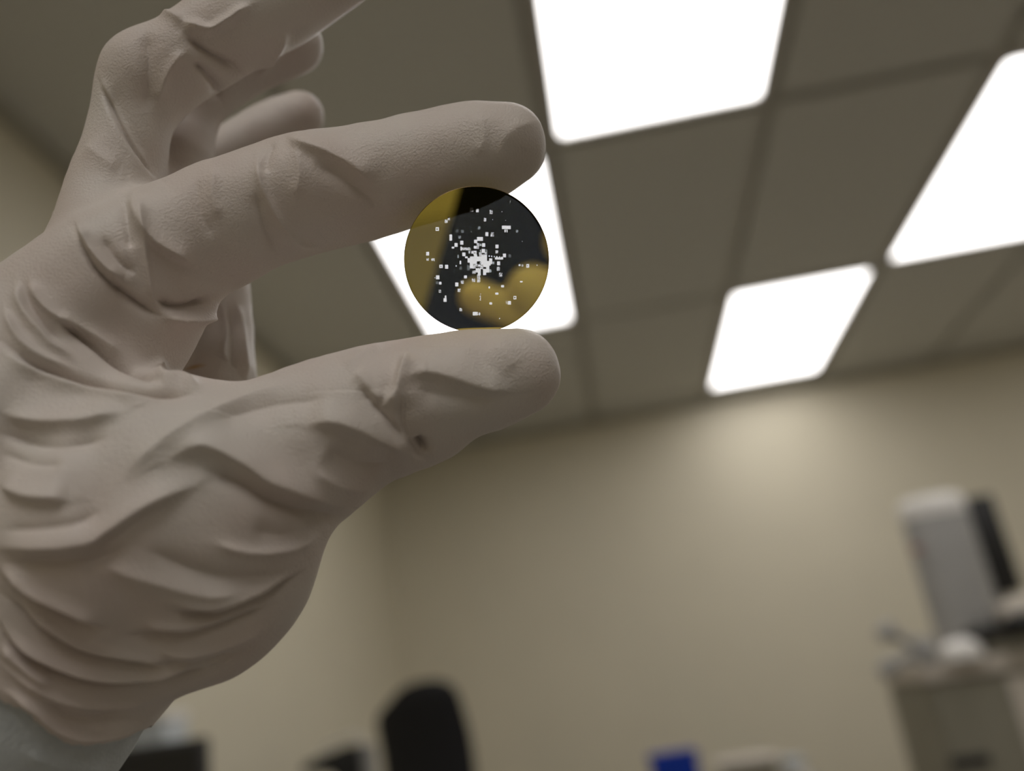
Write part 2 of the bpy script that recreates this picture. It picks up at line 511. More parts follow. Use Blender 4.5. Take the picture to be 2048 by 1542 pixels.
MB().lathe([(0.062, zt), (0.064, zt + 0.03), (0.058, zt + k * 0.65), (0.044, zt + k * 0.88), (0.022, zt + k * 0.985), (0.0001, zt + k)], c=(a.x, a.y, 0), n=36).build('dome', M['white'], em_)
# pronged adjusting levers on the left
a = L_(1850, 1300, YM + 0.02)
MB().lathe([(0.036, zt), (0.038, zt + 0.01), (0.038, a.z + 0.03), (0.03, a.z + 0.042), (0.0001, a.z + 0.042)], c=(a.x, a.y, 0), n=28).build('valve_body', M['grey'], em_)
for px, py in ((1772, 1262), (1775, 1336)):
    q = L_(px, py, YM + 0.02)
    mid = (q + Vector((a.x, a.y, a.z))) / 2
    MB().tube([(a.x, a.y, a.z), tuple(mid), tuple(q)], [0.022, 0.018, 0.021]).lathe(
        [(0.0001, -0.03), (0.02, -0.03), (0.026, -0.02), (0.026, 0.02), (0.02, 0.03), (0.0001, 0.03)], c=q, n=20,
        rot=Matrix.Rotation(math.radians(60), 3, 'Y')).build('lever', M['grey'], em_)


# ------------------------------------------------------------------ the gloved hand
# laid out in millimetres in the camera's axes (right, up, away), then carried into the room
def cp(px, py, D):
    return np.array([(px - 1024) / FPX * D, -(py - 771) / FPX * D, D])


def to_room(P):
    return C0 + (P[:, 0:1] * RT + P[:, 1:2] * UP + P[:, 2:3] * FW) * 0.001


def spline(P, n):
    """Catmull-Rom through the rows of P, n points per span"""
    P = np.asarray(P, float)
    Q = np.vstack([2 * P[0] - P[1], P, 2 * P[-1] - P[-2]])
    out = []
    for k in range(1, len(Q) - 2):
        for t in np.arange(n) / n:
            a, b, c, d = Q[k - 1], Q[k], Q[k + 1], Q[k + 2]
            out.append(0.5 * (2 * b + (c - a) * t + (2 * a - 5 * b + 4 * c - d) * t ** 2 + (3 * b - a - 3 * c + d) * t ** 3))
    out.append(P[-1])
    return np.array(out)


class Field:
    """a signed distance field on a regular grid, grown by chains of tapered round segments"""
    def __init__(self, lo, hi, h):
        self.lo, self.h = np.array(lo, float), h
        self.n = np.ceil((np.array(hi) - self.lo) / h).astype(int) + 1
        self.d = np.full(self.n, 6.0, np.float32)

    def axes(self, a, b):
        return [(self.lo[k] + self.h * np.arange(a[k], b[k])).astype(np.float32) for k in range(3)]

    def chain(self, st, k=2.5, s=1.0, n=3, mm=False):
        """st rows: px, py, depth mm, radius px (or all in mm); s flattens the section along the view depth"""
        st = np.array(st, float)
        sp = spline(st, n)
        C = sp[:, :3] if mm else np.array([cp(*r[:3]) for r in sp])
        R = sp[:, 3] if mm else sp[:, 3] * sp[:, 2] / FPX
        new = None
        lo = C.min(0) - R.max() * 1.05 - k - 3
        hi = C.max(0) + R.max() * 1.05 + k + 3
        a = np.maximum(((lo - self.lo) / self.h).astype(int), 0)
        b = np.minimum(((hi - self.lo) / self.h).astype(int) + 2, self.n)
        if (b <= a).any():
            return
        new = np.full(b - a, 6.0, np.float32)
        for p, q, rp, rq in zip(C[:-1], C[1:], R[:-1], R[1:]):
            m = max(rp, rq) + k + 3
            l2 = np.maximum(((np.minimum(p, q) - m - self.lo) / self.h).astype(int), a)
            h2 = np.minimum(((np.maximum(p, q) + m - self.lo) / self.h).astype(int) + 2, b)
            if (h2 <= l2).any():
                continue
            x, y, z = self.axes(l2, h2)
            v = (q - p) * [1, 1, 1 / s]
            L = float((v * v).sum()) + 1e-9
            dx, dy, dz = (x - p[0])[:, None, None], (y - p[1])[None, :, None], ((z - p[2]) / s)[None, None, :]
            t = np.clip((dx * v[0] + dy * v[1] + dz * v[2]) / L, 0, 1)
            dist = np.sqrt((dx - t * v[0]) ** 2 + (dy - t * v[1]) ** 2 + (dz - t * v[2]) ** 2) - (rp + (rq - rp) * t)
            sl = tuple(slice(l2[i] - a[i], h2[i] - a[i]) for i in range(3))
            new[sl] = np.minimum(new[sl], dist)
        sl = tuple(slice(a[i], b[i]) for i in range(3))
        o = self.d[sl]
        hh = np.maximum(k - np.abs(o - new), 0) / k
        self.d[sl] = np.minimum(o, new) - hh * hh * k * 0.25

    def surface(self):
        """surface nets"""
        d = self.d
        ins = d < 0
        nx, ny, nz = d.shape
        cnt = np.zeros((nx - 1, ny - 1, nz - 1), np.int8)
        for i in (0, 1):
            for j in (0, 1):
                for k in (0, 1):
                    cnt += ins[i:nx - 1 + i, j:ny - 1 + j, k:nz - 1 + k]
        act = (cnt > 0) & (cnt < 8)
        I = np.argwhere(act)
        idx = np.full(act.shape, -1, np.int64)
        idx[act] = np.arange(len(I))
        acc = np.zeros((len(I), 3)); num = np.zeros(len(I))
        cor = [(i, j, k) for i in (0, 1) for j in (0, 1) for k in (0, 1)]
        val = {c: d[I[:, 0] + c[0], I[:, 1] + c[1], I[:, 2] + c[2]].astype(float) for c in cor}
        for a in cor:
            for ax in range(3):
                if a[ax] == 0:
                    b = list(a); b[ax] = 1; b = tuple(b)
                    va, vb = val[a], val[b]
                    x = (va < 0) != (vb < 0)
                    t = np.where(x, va / np.where(x, va - vb, 1), 0)
                    pt = np.tile(np.array(a, float), (len(I), 1)); pt[:, ax] += t
                    acc[x] += pt[x]; num[x] += 1
        V = self.lo + self.h * (I + acc / num[:, None])
        F = []
        for ax in range(3):
            u, v = (ax + 1) % 3, (ax + 2) % 3
            sl0 = [slice(0, None)] * 3; sl1 = [slice(0, None)] * 3
            sl0[ax] = slice(0, -1); sl1[ax] = slice(1, None)
            A, B = ins[tuple(sl0)], ins[tuple(sl1)]
            E = np.argwhere(A != B)
            E = E[(E[:, u] > 0) & (E[:, v] > 0) & (E[:, u] < d.shape[u] - 1) & (E[:, v] < d.shape[v] - 1)]
            sg = A[E[:, 0], E[:, 1], E[:, 2]]
            q = []
            for du, dv in ((1, 1), (0, 1), (0, 0), (1, 0)):
                c = E.copy(); c[:, u] -= du; c[:, v] -= dv
                q.append(idx[c[:, 0], c[:, 1], c[:, 2]])
            q = np.stack(q, 1)
            q[~sg] = q[~sg][:, ::-1]
            F.append(q)
        return V, np.vstack(F)


def smooth_verts(V, F, it=2, lam=0.5):
    E = np.vstack([F[:, [0, 1]], F[:, [1, 2]], F[:, [2, 3]], F[:, [3, 0]]])
    E = np.vstack([E, E[:, ::-1]])
    deg = np.bincount(E[:, 0], minlength=len(V)).astype(float)
    for _ in range(it):
        S = np.stack([np.bincount(E[:, 0], weights=V[E[:, 1], k], minlength=len(V)) for k in range(3)], 1)
        V = V + lam * (S / np.maximum(deg, 1)[:, None] - V)
    return V


def quads_to_mesh(name, V, F):
    me = bpy.data.meshes.new(name)
    me.vertices.add(len(V)); me.vertices.foreach_set('co', V.astype(np.float32).ravel())
    me.loops.add(F.size); me.loops.foreach_set('vertex_index', F.astype(np.int32).ravel())
    me.polygons.add(len(F)); me.polygons.foreach_set('loop_start', np.arange(0, F.size, 4, dtype=np.int32))
    me.update(calc_edges=True)
    return me


def subdivide(me):
    o = bpy.data.objects.new('tmp', me)
    COL.objects.link(o)
    md = o.modifiers.new('s', 'SUBSURF'); md.levels = 1; md.render_levels = 1
    dg = bpy.context.evaluated_depsgraph_get()
    out = bpy.data.meshes.new_from_object(o.evaluated_get(dg))
    bpy.data.objects.remove(o, do_unlink=True)
    return out


def creased(V, N, creases):
    """push the glove's skin out or in along lines of folds; each line: list of (px,py), profile, height mm, width px, depth range"""
    D = V[:, 2]
    u = 1024 + FPX * V[:, 0] / D
    v = 771 - FPX * V[:, 1] / D
    view = -V / np.linalg.norm(V, axis=1)[:, None]
    face = np.clip(((N * view).sum(1) + 0.05) / 0.35, 0, 1)
    H = np.zeros(len(V))
    for pts, kind, A, wd, *rest in creases:
        d0, d1 = rest[0] if rest else (0, 172)
        P = spline(pts, 6)
        lim = wd * 3.2
        m = np.where((u > P[:, 0].min() - lim) & (u < P[:, 0].max() + lim) & (v > P[:, 1].min() - lim) &
                     (v < P[:, 1].max() + lim) & (D > d0) & (D < d1) & (face > 0))[0]
        if not len(m):
            continue
        U = np.stack([u[m], v[m]], 1)
        best = np.full(len(m), 1e9); sgn = np.zeros(len(m)); par = np.zeros(len(m))
        ln = np.concatenate([[0], np.cumsum(np.linalg.norm(np.diff(P, axis=0), axis=1))])
        for k in range(len(P) - 1):
            a, b = P[k], P[k + 1]
            e = b - a; L = np.linalg.norm(e) + 1e-9
            t = np.clip(((U - a) @ e) / L ** 2, 0, 1)
            q = U - a - t[:, None] * e
            dd = np.linalg.norm(q, axis=1)
            c = (e[0] * q[:, 1] - e[1] * q[:, 0])
            w_ = dd < best
            best[w_] = dd[w_]; sgn[w_] = np.sign(c[w_]); par[w_] = (ln[k] + t[w_] * L) / ln[-1]
        end = np.clip(np.minimum(par, 1 - par) / 0.22, 0, 1)
        end = 0.12 + 0.88 * end * end * (3 - 2 * end)
        s = best * sgn / wd                       # positive on the right-hand side of the line as seen going along it
        if kind == 'r':
            pr = np.exp(-best ** 1.35 / wd ** 1.35)
        elif kind == 'g':
            pr = -np.exp(-best ** 1.15 / wd ** 1.15)
        elif kind == 'f':                         # steep on the right, long slope on the left
            pr = np.where(s < 0, np.exp(-(np.abs(s) / 2.0) ** 1.4), np.exp(-(np.abs(s) / 0.5) ** 1.4))
        elif kind == 'o':                         # a lip that overhangs a crack on its right
            pr = np.where(s < 0, np.exp(-(s / 2.4) ** 2), 0) + np.where(s >= 0, np.exp(-(s / 0.3) ** 2) - 0.9 * (np.exp(-((s - 0.7) / 0.5) ** 2)), 0)
        H[m] += 1.3 * A * pr * end * face[m]
    return H


HAND_LO, HAND_HI = (-146, -108, 100), (20, 100, 226)
f = Field(HAND_LO, HAND_HI, 0.62)
# far side of the hand: palm edge, little finger, ring finger
f.chain([(360, 440, 198, 92), (432, 560, 190, 64), (443, 680, 184, 62), (425, 800, 174, 80), (330, 930, 165, 110)], k=3)
f.chain([(598, 232, 208, 50), (548, 262, 207, 60), (475, 318, 204, 70), (385, 405, 198, 86), (280, 540, 182, 120)], k=3)
f.chain([(592, 92, 188, 55), (540, 108, 187, 60), (470, 130, 186, 70), (400, 185, 184, 66), (372, 260, 182, 60), (345, 360, 178, 78), (250, 520, 170, 130)], k=3)
# middle finger
f.chain([(720, -95, 172, 70), (640, -42, 171, 80), (548, 14, 169, 86), (460, 62, 167, 88), (378, 112, 165, 84), (306, 160, 164, 86)], k=3)
f.chain([(290, 150, 164, 80), (268, 205, 163, 74), (252, 300, 162, 80), (228, 395, 160, 94), (205, 510, 155, 112), (150, 660, 150, 150)], k=4)
f.chain([(110, 431, 160, 9), (135, 436, 159, 24), (180, 446, 158, 50)], k=2.5)
# index finger
f.chain([(1010, 291, 160, 84), (955, 308, 160, 101), (900, 321, 160, 106), (838, 337, 159.5, 109), (720, 368, 159, 114),
         (620, 384, 158, 120), (520, 418, 157, 119), (430, 458, 156, 128), (345, 498, 155, 126)], k=3)
f.chain([(335, 500, 153, 126), (262, 540, 151, 138), (178, 602, 149, 148), (70, 694, 147, 160), (-60, 800, 146, 180)], k=2.5)
f.chain([(330, 560, 152, 105), (300, 620, 151, 112), (260, 690, 150, 110), (160, 760, 148, 150)], k=2.5)
# thumb
f.chain([(1033, 746, 150, 89), (965, 763, 149.5, 103.5), (885, 778, 149, 111.5), (805, 804, 148, 126), (722, 836, 147, 138),
         (625, 884, 146, 160), (520, 950, 144, 180), (400, 1010, 143, 220), (260, 1050, 142, 270)], k=2.5)
f.chain([(815, 860, 148, 84), (880, 860, 148, 60)], k=3)
# palm, ball of the thumb, wrist
f.chain([(30, 930, 141, 300), (180, 985, 141, 250), (320, 1062, 140, 312)], k=4, s=0.62)
f.chain([(320, 1062, 140, 314), (190, 1130, 140, 290), (40, 1240, 140, 305)], k=4, s=0.62)
f.chain([(120, 1205, 141, 292), (0, 1366, 141, 298), (-140, 1560, 141, 300)], k=3, s=0.72)
V, F = f.surface()
# the cuff of the glove ends along a wavy line; the sleeve goes on below it
CUFF = spline([(-420, 1230), (-200, 1310), (0, 1388), (62, 1418), (117, 1464), (167, 1482), (229, 1474), (291, 1448), (360, 1420), (520, 1330)], 8)


def below_cuff(V):
    u = 1024 + FPX * V[:, 0] / V[:, 2]
    v = 771 - FPX * V[:, 1] / V[:, 2]
    return v - np.interp(u, CUFF[:, 0], CUFF[:, 1])


V = smooth_verts(V, F, 3)
CREASES = [
    # index finger
    ([(572, 266), (596, 290), (640, 306), (700, 332), (752, 372)], 'f', 1.2, 15),
    ([(620, 325), (680, 352), (740, 400), (770, 440)], 'g', 0.8, 20),
    ([(514, 306), (521, 360), (541, 410), (566, 450), (600, 486), (645, 498)], 'r', 0.9, 9),
    ([(508, 380), (524, 440), (548, 490), (566, 515)], 'g', 0.8, 12),
    ([(548, 280), (535, 310), (528, 350)], 'g', 0.5, 11),
    ([(605, 458), (680, 437), (760, 412), (830, 385)], 'r', 0.25, 9),
    ([(262, 386), (272, 440), (300, 480), (350, 510), (395, 532)], 'f', 1.4, 14),
    ([(248, 395), (252, 440), (262, 500)], 'g', 0.8, 11),
    ([(158, 448), (178, 495), (213, 538), (250, 562)], 'r', 1.5, 14),
    ([(148, 452), (188, 530), (240, 580), (300, 622), (335, 636)], 'g', 1.5, 8),
    ([(283, 400), (288, 480), (300, 570), (318, 625)], 'r', 0.9, 8),
    ([(320, 632), (370, 640), (425, 630), (442, 600)], 'r', 1.6, 12),
    ([(312, 596), (345, 612), (385, 612), (425, 597)], 'g', 1.8, 8),
    ([(1084, 242), (1030, 258), (1000, 296), (1012, 345)], 'r', 0.3, 16),
    ([(960, 225), (968, 270), (955, 315)], 'r', 0.3, 14),
    ([(1050, 290), (1030, 330), (1020, 360)], 'g', 0.2, 18),
    # web between index finger and thumb
    ([(108, 638), (146, 662), (194, 694), (243, 727), (322, 760)], 'g', 1.9, 6),
    ([(112, 628), (150, 650), (200, 680), (250, 712)], 'r', 0.6, 12),
    ([(0, 681), (42, 710), (81, 733), (162, 759), (243, 775), (308, 783), (405, 784)], 'g', 1.7, 8),
    ([(0, 695), (60, 738), (160, 775), (243, 792), (330, 798)], 'r', 0.9, 13),
    ([(58, 560), (78, 597), (107, 630), (146, 653)], 'r', 0.9, 11),
    ([(30, 555), (42, 607), (71, 655), (104, 694), (160, 725)], 'r', 0.9, 11),
    ([(8, 613), (34, 675), (81, 716), (150, 742)], 'r', 0.8, 9),
    ([(46, 560), (58, 607), (88, 650), (126, 690)], 'g', 0.7, 8),
    ([(318, 705), (324, 750), (363, 755), (404, 778)], 'r', 1.0, 11),
    # thumb
    ([(806, 760), (853, 748), (912, 760), (970, 777), (1031, 782)], 'f', 1.0, 17),
    ([(830, 775), (900, 792), (985, 800)], 'g', 0.6, 20),
    ([(814, 700), (803, 737), (788, 784), (766, 816)], 'f', 1.2, 12),
    ([(716, 770), (765, 825), (794, 860), (818, 888)], 'g', 1.2, 11),
    ([(706, 742), (735, 772), (764, 808)], 'r', 0.7, 15),
    ([(800, 790), (808, 850), (830, 900), (858, 928)], 'f', -1.0, 11),
    ([(610, 850), (660, 848), (712, 860), (768, 884), (832, 908)], 'f', 1.5, 20),
    ([(650, 895), (700, 925), (770, 940), (815, 935)], 'g', 1.3, 36),
    ([(841, 876), (848, 895), (858, 912)], 'g', 2.2, 8),
    ([(944, 687), (970, 722), (1029, 772)], 'g', 0.2, 24),
    ([(985, 680), (1010, 708), (1034, 738)], 'r', 0.2, 20),
    ([(330, 925), (372, 905), (416, 902), (479, 931), (541, 970), (625, 994), (690, 1010)], 'f', 1.7, 22),
    ([(395, 932), (479, 962), (541, 1000), (625, 1027), (694, 1034)], 'g', 1.5, 16),
    ([(240, 960), (320, 890), (405, 836), (486, 798), (600, 757)], 'r', 0.9, 22),
    ([(420, 850), (500, 818), (580, 800), (660, 798)], 'g', 0.7, 24),
    # palm and wrist
    ([(0, 822), (49, 842), (113, 851), (178, 847), (255, 822)], 'f', 1.2, 17),
    ([(-10, 862), (60, 882), (130, 888), (220, 875)], 'g', 0.9, 16),
    ([(-10, 1094), (83, 1097), (167, 1090), (216, 1066), (291, 1017), (400, 965)], 'f', 1.5, 18),
    ([(0, 1125), (83, 1127), (180, 1122), (260, 1090)], 'g', 0.9, 16),
    ([(0, 970), (62, 996), (142, 1001)], 'f', 1.2, 16),
    ([(0, 1130), (62, 1182), (146, 1220), (215, 1250)], 'r', 1.0, 12),
    ([(0, 1152), (62, 1208), (146, 1248), (212, 1262)], 'g', 1.3, 8),
    ([(20, 1205), (83, 1240), (167, 1290), (291, 1318), (380, 1318)], 'r', 0.9, 11),
    ([(0, 1185), (83, 1256), (167, 1306), (291, 1332), (345, 1332)], 'g', 1.5, 7),
    ([(0, 1240), (42, 1288), (125, 1331), (208, 1350), (300, 1350), (416, 1326)], 'r', 1.5, 13),
    ([(0, 1252), (42, 1303), (125, 1345), (208, 1366), (291, 1367), (365, 1357), (430, 1338)], 'g', 2.4, 8),
    ([(330, 1222), (400, 1235), (458, 1230), (541, 1196), (622, 1137)], 'g', 1.5, 10),
    ([(330, 1200), (400, 1215), (458, 1208), (541, 1172), (615, 1110)], 'r', 0.8, 14),
    ([(240, 1275), (375, 1276), (479, 1247), (570, 1206)], 'g', 1.2, 10),
    ([(280, 1252), (375, 1257), (470, 1232)], 'r', 0.7, 11),
    ([(280, 1095), (416, 1150), (541, 1154), (625, 1118)], 'g', 1.0, 18),
    ([(180, 1120), (300, 1160), (416, 1190), (500, 1180)], 'r', 0.8, 20),
    ([(0, 1290), (60, 1340), (110, 1370)], 'r', 0.9, 11),
    ([(0, 1378), (62, 1408), (117, 1454), (167, 1472), (229, 1464), (300, 1440)], 'r', 1.3, 11),
    ([(90, 1400), (140, 1440), (200, 1436), (260, 1415)], 'g', 0.7, 14),
    ([(500, 1060), (580, 1070), (650, 1040)], 'g', 0.8, 26),
    ([(0, 1330), (70, 1372), (140, 1402), (230, 1412), (320, 1392)], 'r', 0.8, 9),
    ([(0, 1060), (70, 1058), (150, 1048), (210, 1020)], 'g', 0.5, 12),
    ([(420, 1085), (500, 1105), (585, 1098), (650, 1062)], 'r', 0.7, 12),
    ([(300, 1300), (390, 1308), (470, 1285), (540, 1250)], 'r', 0.7, 10),
    ([(310, 1320), (400, 1330), (480, 1306)], 'g', 0.8, 8),
    ([(0, 905), (60, 925), (130, 930)], 'g', 0.5, 12),
    ([(620, 940), (690, 975), (760, 980)], 'r', 0.5, 14),
    ([(690, 740), (720, 712), (770, 688)], 'r', 0.4, 12),
    ([(430, 330), (425, 390), (440, 440)], 'r', 0.4, 11),
    ([(390, 350), (400, 420), (430, 480)], 'g', 0.4, 12),
    ([(590, 290), (600, 345), (590, 400)], 'r', 0.4, 11),
    ([(200, 470), (235, 520), (275, 548)], 'g', 0.7, 8),
    # middle, ring and little fingers
    ([(197, 168), (225, 222), (265, 290), (322, 362)], 'f', -1.5, 10, (0, 178)),
    ([(200, 150), (228, 215), (268, 285), (318, 352)], 'r', 0.8, 9, (0, 178)),
    ([(365, 60), (408, 98), (484, 150)], 'g', 1.9, 11, (0, 180)),
    ([(365, 44), (414, 60), (448, 46), (505, 8)], 'r', 1.3, 10, (0, 180)),
    ([(300, 20), (340, 30), (368, 44)], 'r', 0.7, 9, (0, 180)),
    ([(373, 98), (334, 148), (313, 208)], 'r', 0.9, 11, (0, 180)),
    ([(290, 56), (296, 140), (296, 230)], 'g', 0.9, 17, (0, 180)),
    ([(386, 120), (427, 165), (444, 205)], 'g', 1.5, 10, (0, 195)),
    ([(571, 60), (549, 108), (514, 158)], 'r', 1.0, 10, (0, 200)),
    ([(170, 286), (205, 318), (240, 338)], 'r', 0.4, 20, (0, 178)),
    ([(440, 590), (452, 660), (448, 720), (470, 780)], 'r', 1.0, 9, (172, 205)),
    ([(472, 600), (486, 690), (492, 770)], 'r', 0.9, 9, (172, 205)),
    ([(458, 590), (468, 680), (462, 760)], 'g', 0.8, 9, (172, 205)),
]


def vnoise(P, scale, seed):
    """smooth value noise in space"""
    r = np.random.default_rng(seed)
    G = r.random((32, 32, 32)).astype(np.float32) * 2 - 1
    Q = P / scale
    I = np.floor(Q).astype(int); t = Q - I
    t = t * t * (3 - 2 * t)
    out = 0
    for i in (0, 1):
        for j in (0, 1):
            for k in (0, 1):
                w_ = (t[:, 0] if i else 1 - t[:, 0]) * (t[:, 1] if j else 1 - t[:, 1]) * (t[:, 2] if k else 1 - t[:, 2])
                out = out + w_ * G[(I[:, 0] + i) % 32, (I[:, 1] + j) % 32, (I[:, 2] + k) % 32]
    return out


def finish_skin(name, V, F, creases, parent, material, origin, noise_amp=0.35):
    used = np.unique(F)
    mp = np.full(len(V), -1); mp[used] = np.arange(len(used))
    me = subdivide(quads_to_mesh(name, V[used], mp[F]))
    n = len(me.vertices)
    P = np.empty(n * 3, np.float32); me.vertices.foreach_get('co', P); P = P.reshape(-1, 3).astype(float)
    N = np.empty(n * 3, np.float32); me.vertices.foreach_get('normal', N); N = N.reshape(-1, 3).astype(float)
    H = creased(P, N, creases) + noise_amp * vnoise(P, 9.0, 3) + noise_amp * 0.35 * vnoise(P, 4.0, 5)
    P = P + N * H[:, None]
    W = to_room(P) - np.array(origin)
    me.vertices.foreach_set('co', W.astype(np.float32).ravel())
    me.polygons.foreach_set('use_smooth', np.ones(len(me.polygons), bool))
    me.flip_normals()                                # (right, up, away) is left-handed, the room is not
    me.update()
    o = bpy.data.objects.new(name, me)
    COL.objects.link(o)
    me.materials.clear(); me.materials.append(material)
    o.parent = parent
    return o


def glove_material():
    m = bpy.data.materials.new('latex_glove')
    m.use_nodes = True
    nt = m.node_tree
    b = nt.nodes['Principled BSDF']
    b.inputs['Roughness'].default_value = 0.5
    b.inputs['Specular IOR Level'].default_value = 0.35
    tc = nt.nodes.new('ShaderNodeTexCoord')
    n1 = nt.nodes.new('ShaderNodeTexNoise')
    n1.inputs['Scale'].default_value = 45; n1.inputs['Detail'].default_value = 3
    nt.links.new(tc.outputs['Object'], n1.inputs['Vector'])
    rp = nt.nodes.new('ShaderNodeValToRGB')
    rp.color_ramp.elements[0].position = 0.32; rp.color_ramp.elements[0].color = (0.615, 0.53, 0.48, 1)
    rp.color_ramp.elements[1].position = 0.68; rp.color_ramp.elements[1].color = (0.64, 0.595, 0.545, 1)
    nt.links.new(n1.outputs['Fac'], rp.inputs['Fac'])
    nt.links.new(rp.outputs['Color'], b.inputs['Base Color'])
    # a small orange stain on the palm, between finger and thumb
    sp = to_room(np.array([cp(420, 757, 176)]))[0] - to_room(np.array([cp(150, 1100, 145)]))[0]
    sb = nt.nodes.new('ShaderNodeVectorMath'); sb.operation = 'SUBTRACT'; sb.inputs[1].default_value = sp
    nt.links.new(tc.outputs['Object'], sb.inputs[0])
    ds = nt.nodes.new('ShaderNodeVectorMath'); ds.operation = 'MULTIPLY'; ds.inputs[1].default_value = (1 / 0.0028, 1 / 0.012, 1 / 0.0009)
    nt.links.new(sb.outputs[0], ds.inputs[0])
    ln = nt.nodes.new('ShaderNodeVectorMath'); ln.operation = 'LENGTH'
    nt.links.new(ds.outputs[0], ln.inputs[0])
    mr = nt.nodes.new('ShaderNodeMapRange'); mr.inputs[1].default_value = 0.5; mr.inputs[2].default_value = 1.1; mr.inputs[3].default_value = 0.9; mr.inputs[4].default_value = 0.0
    nt.links.new(ln.outputs['Value'], mr.inputs[0])
    mc = nt.nodes.new('ShaderNodeMixRGB'); mc.inputs[2].default_value = (0.50, 0.30, 0.10, 1)
    nt.links.new(mr.outputs[0], mc.inputs[0]); nt.links.new(rp.outputs['Color'], mc.inputs[1]); nt.links.new(mc.outputs[0], b.inputs['Base Color'])
    # pebbled grip texture of the latex
    n2 = nt.nodes.new('ShaderNodeTexNoise')
    n2.inputs['Scale'].default_value = 2300; n2.inputs['Detail'].default_value = 2
    nt.links.new(tc.outputs['Object'], n2.inputs['Vector'])
    bp = nt.nodes.new('ShaderNodeBump')
    bp.inputs['Strength'].default_value = 0.5; bp.inputs['Distance'].default_value = 0.0003
    nt.links.new(n2.outputs['Fac'], bp.inputs['Height'])
    nt.links.new(bp.outputs['Normal'], b.inputs['Normal'])
    # thin latex lets a little light through
    tr = nt.nodes.new('ShaderNodeBsdfTranslucent')
    tr.inputs['Color'].default_value = (0.75, 0.62, 0.5, 1)
    mx = nt.nodes.new('ShaderNodeMixShader')
    mx.inputs['Fac'].default_value = 0.06
    out = nt.nodes['Material Output']
    nt.links.new(b.outputs[0], mx.inputs[1]); nt.links.new(tr.outputs[0], mx.inputs[2])
    nt.links.new(mx.outputs[0], out.inputs['Surface'])
    return m


M['glove'] = glove_material()
M['sleeve'] = mat('grey_sleeve_cloth', (0.50, 0.53, 0.54), 0.9, noise=0.05, nscale=300, bump=0.3, bscale=1800)
HO = to_room(np.array([cp(150, 1100, 145)]))[0]
hand = empty('gloved_hand', HO, 'left hand in a wrinkled off-white glove pinching the patterned disc between thumb and fingertip', 'hand')
keep = (below_cuff(V)[F] < 6).any(1)
finish_skin('glove', V, F[keep], CREASES, hand, M['glove'], HO)
g2 = Field((-150, -135, 95), (-30, -30, 190), 0.9)
g2.chain([(60, 1290, 141, 270), (0, 1366, 141, 295), (-140, 1560, 141, 297), (-260, 1760, 141, 300)], k=2, s=0.72)
V2, F2 = g2.surface()
V2 = smooth_verts(V2, F2, 3)
keep = (below_cuff(V2)[F2] > -60).any(1)
o = finish_skin('sleeve', V2, F2[keep], [([(40, 1500), (120, 1530), (220, 1540)], 'r', 0.6, 16)], hand, M['sleeve'], HO, 0.25)
o['label'] = 'pale grey sleeve end below the glove cuff'


# ------------------------------------------------------------------ the patterned disc
QC = cp(954, 520, DISC_D * 1000)
vv = -QC / np.linalg.norm(QC)
nd = vv + 0.07 * (0.7 * np.array([1, 0, 0]) + 0.7 * np.array([0, 1, 0]))
nd /= np.linalg.norm(nd)                            # faces the camera, turned a little up and to the right
ex = np.array([1.0, 0, 0]) - nd * nd[0]; ex /= np.linalg.norm(ex)
ey = -np.cross(nd, ex)                              # (right, up, away) is left-handed
RD = 12.70
MMPX = DISC_D * 1000 / FPX


def to_vec(v):
    return RT * v[0] + UP * v[1] + FW * v[2]


DO = to_room(QC[None])[0]
dm = Matrix.Identity(4)
for c_, v_ in enumerate((to_vec(ex), to_vec(ey), to_vec(nd))):
    for r_ in range(3):
        dm[r_][c_] = v_[r_]
for r_ in range(3):
    dm[r_][3] = DO[r_]
disc = empty('patterned_disc', (0, 0, 0), 'thin round gold-tinted disc with tiny clear squares, held between finger and thumb', 'disc')
disc.matrix_world = dm


def film(name, clear):
    """thin metal film: mirrors golden, lets a trace of light through; clear: how open the pattern is here"""
    m = bpy.data.materials.new(name)
    m.use_nodes = True
    nt = m.node_tree
    nt.nodes.clear()
    g = nt.nodes.new('ShaderNodeBsdfGlossy')
    g.inputs['Color'].default_value = (0.88, 0.73, 0.17, 1) if clear < 1 else (0.05, 0.05, 0.05, 1)
    g.inputs['Roughness'].default_value = 0.0
    t = nt.nodes.new('ShaderNodeBsdfTransparent')
    a = 0.0045 + clear * 0.17
    t.inputs['Color'].default_value = (a * (0.92 if clear < 0.6 else 1), a, a * (1.12 if clear < 0.6 else 1.02), 1)
    if clear < 1:
        mx = nt.nodes.new('ShaderNodeAddShader')
    else:
        mx = nt.nodes.new('ShaderNodeAddShader')
    nt.links.new(g.outputs[0], mx.inputs[0]); nt.links.new(t.outputs[0], mx.inputs[1])
    o = nt.nodes.new('ShaderNodeOutputMaterial')
    nt.links.new(mx.outputs[0], o.inputs['Surface'])
    return m


FILM = [film('gold_film', 0.0), film('film_faint', 0.18), film('film_half', 0.5), film('film_clear', 1.0)]
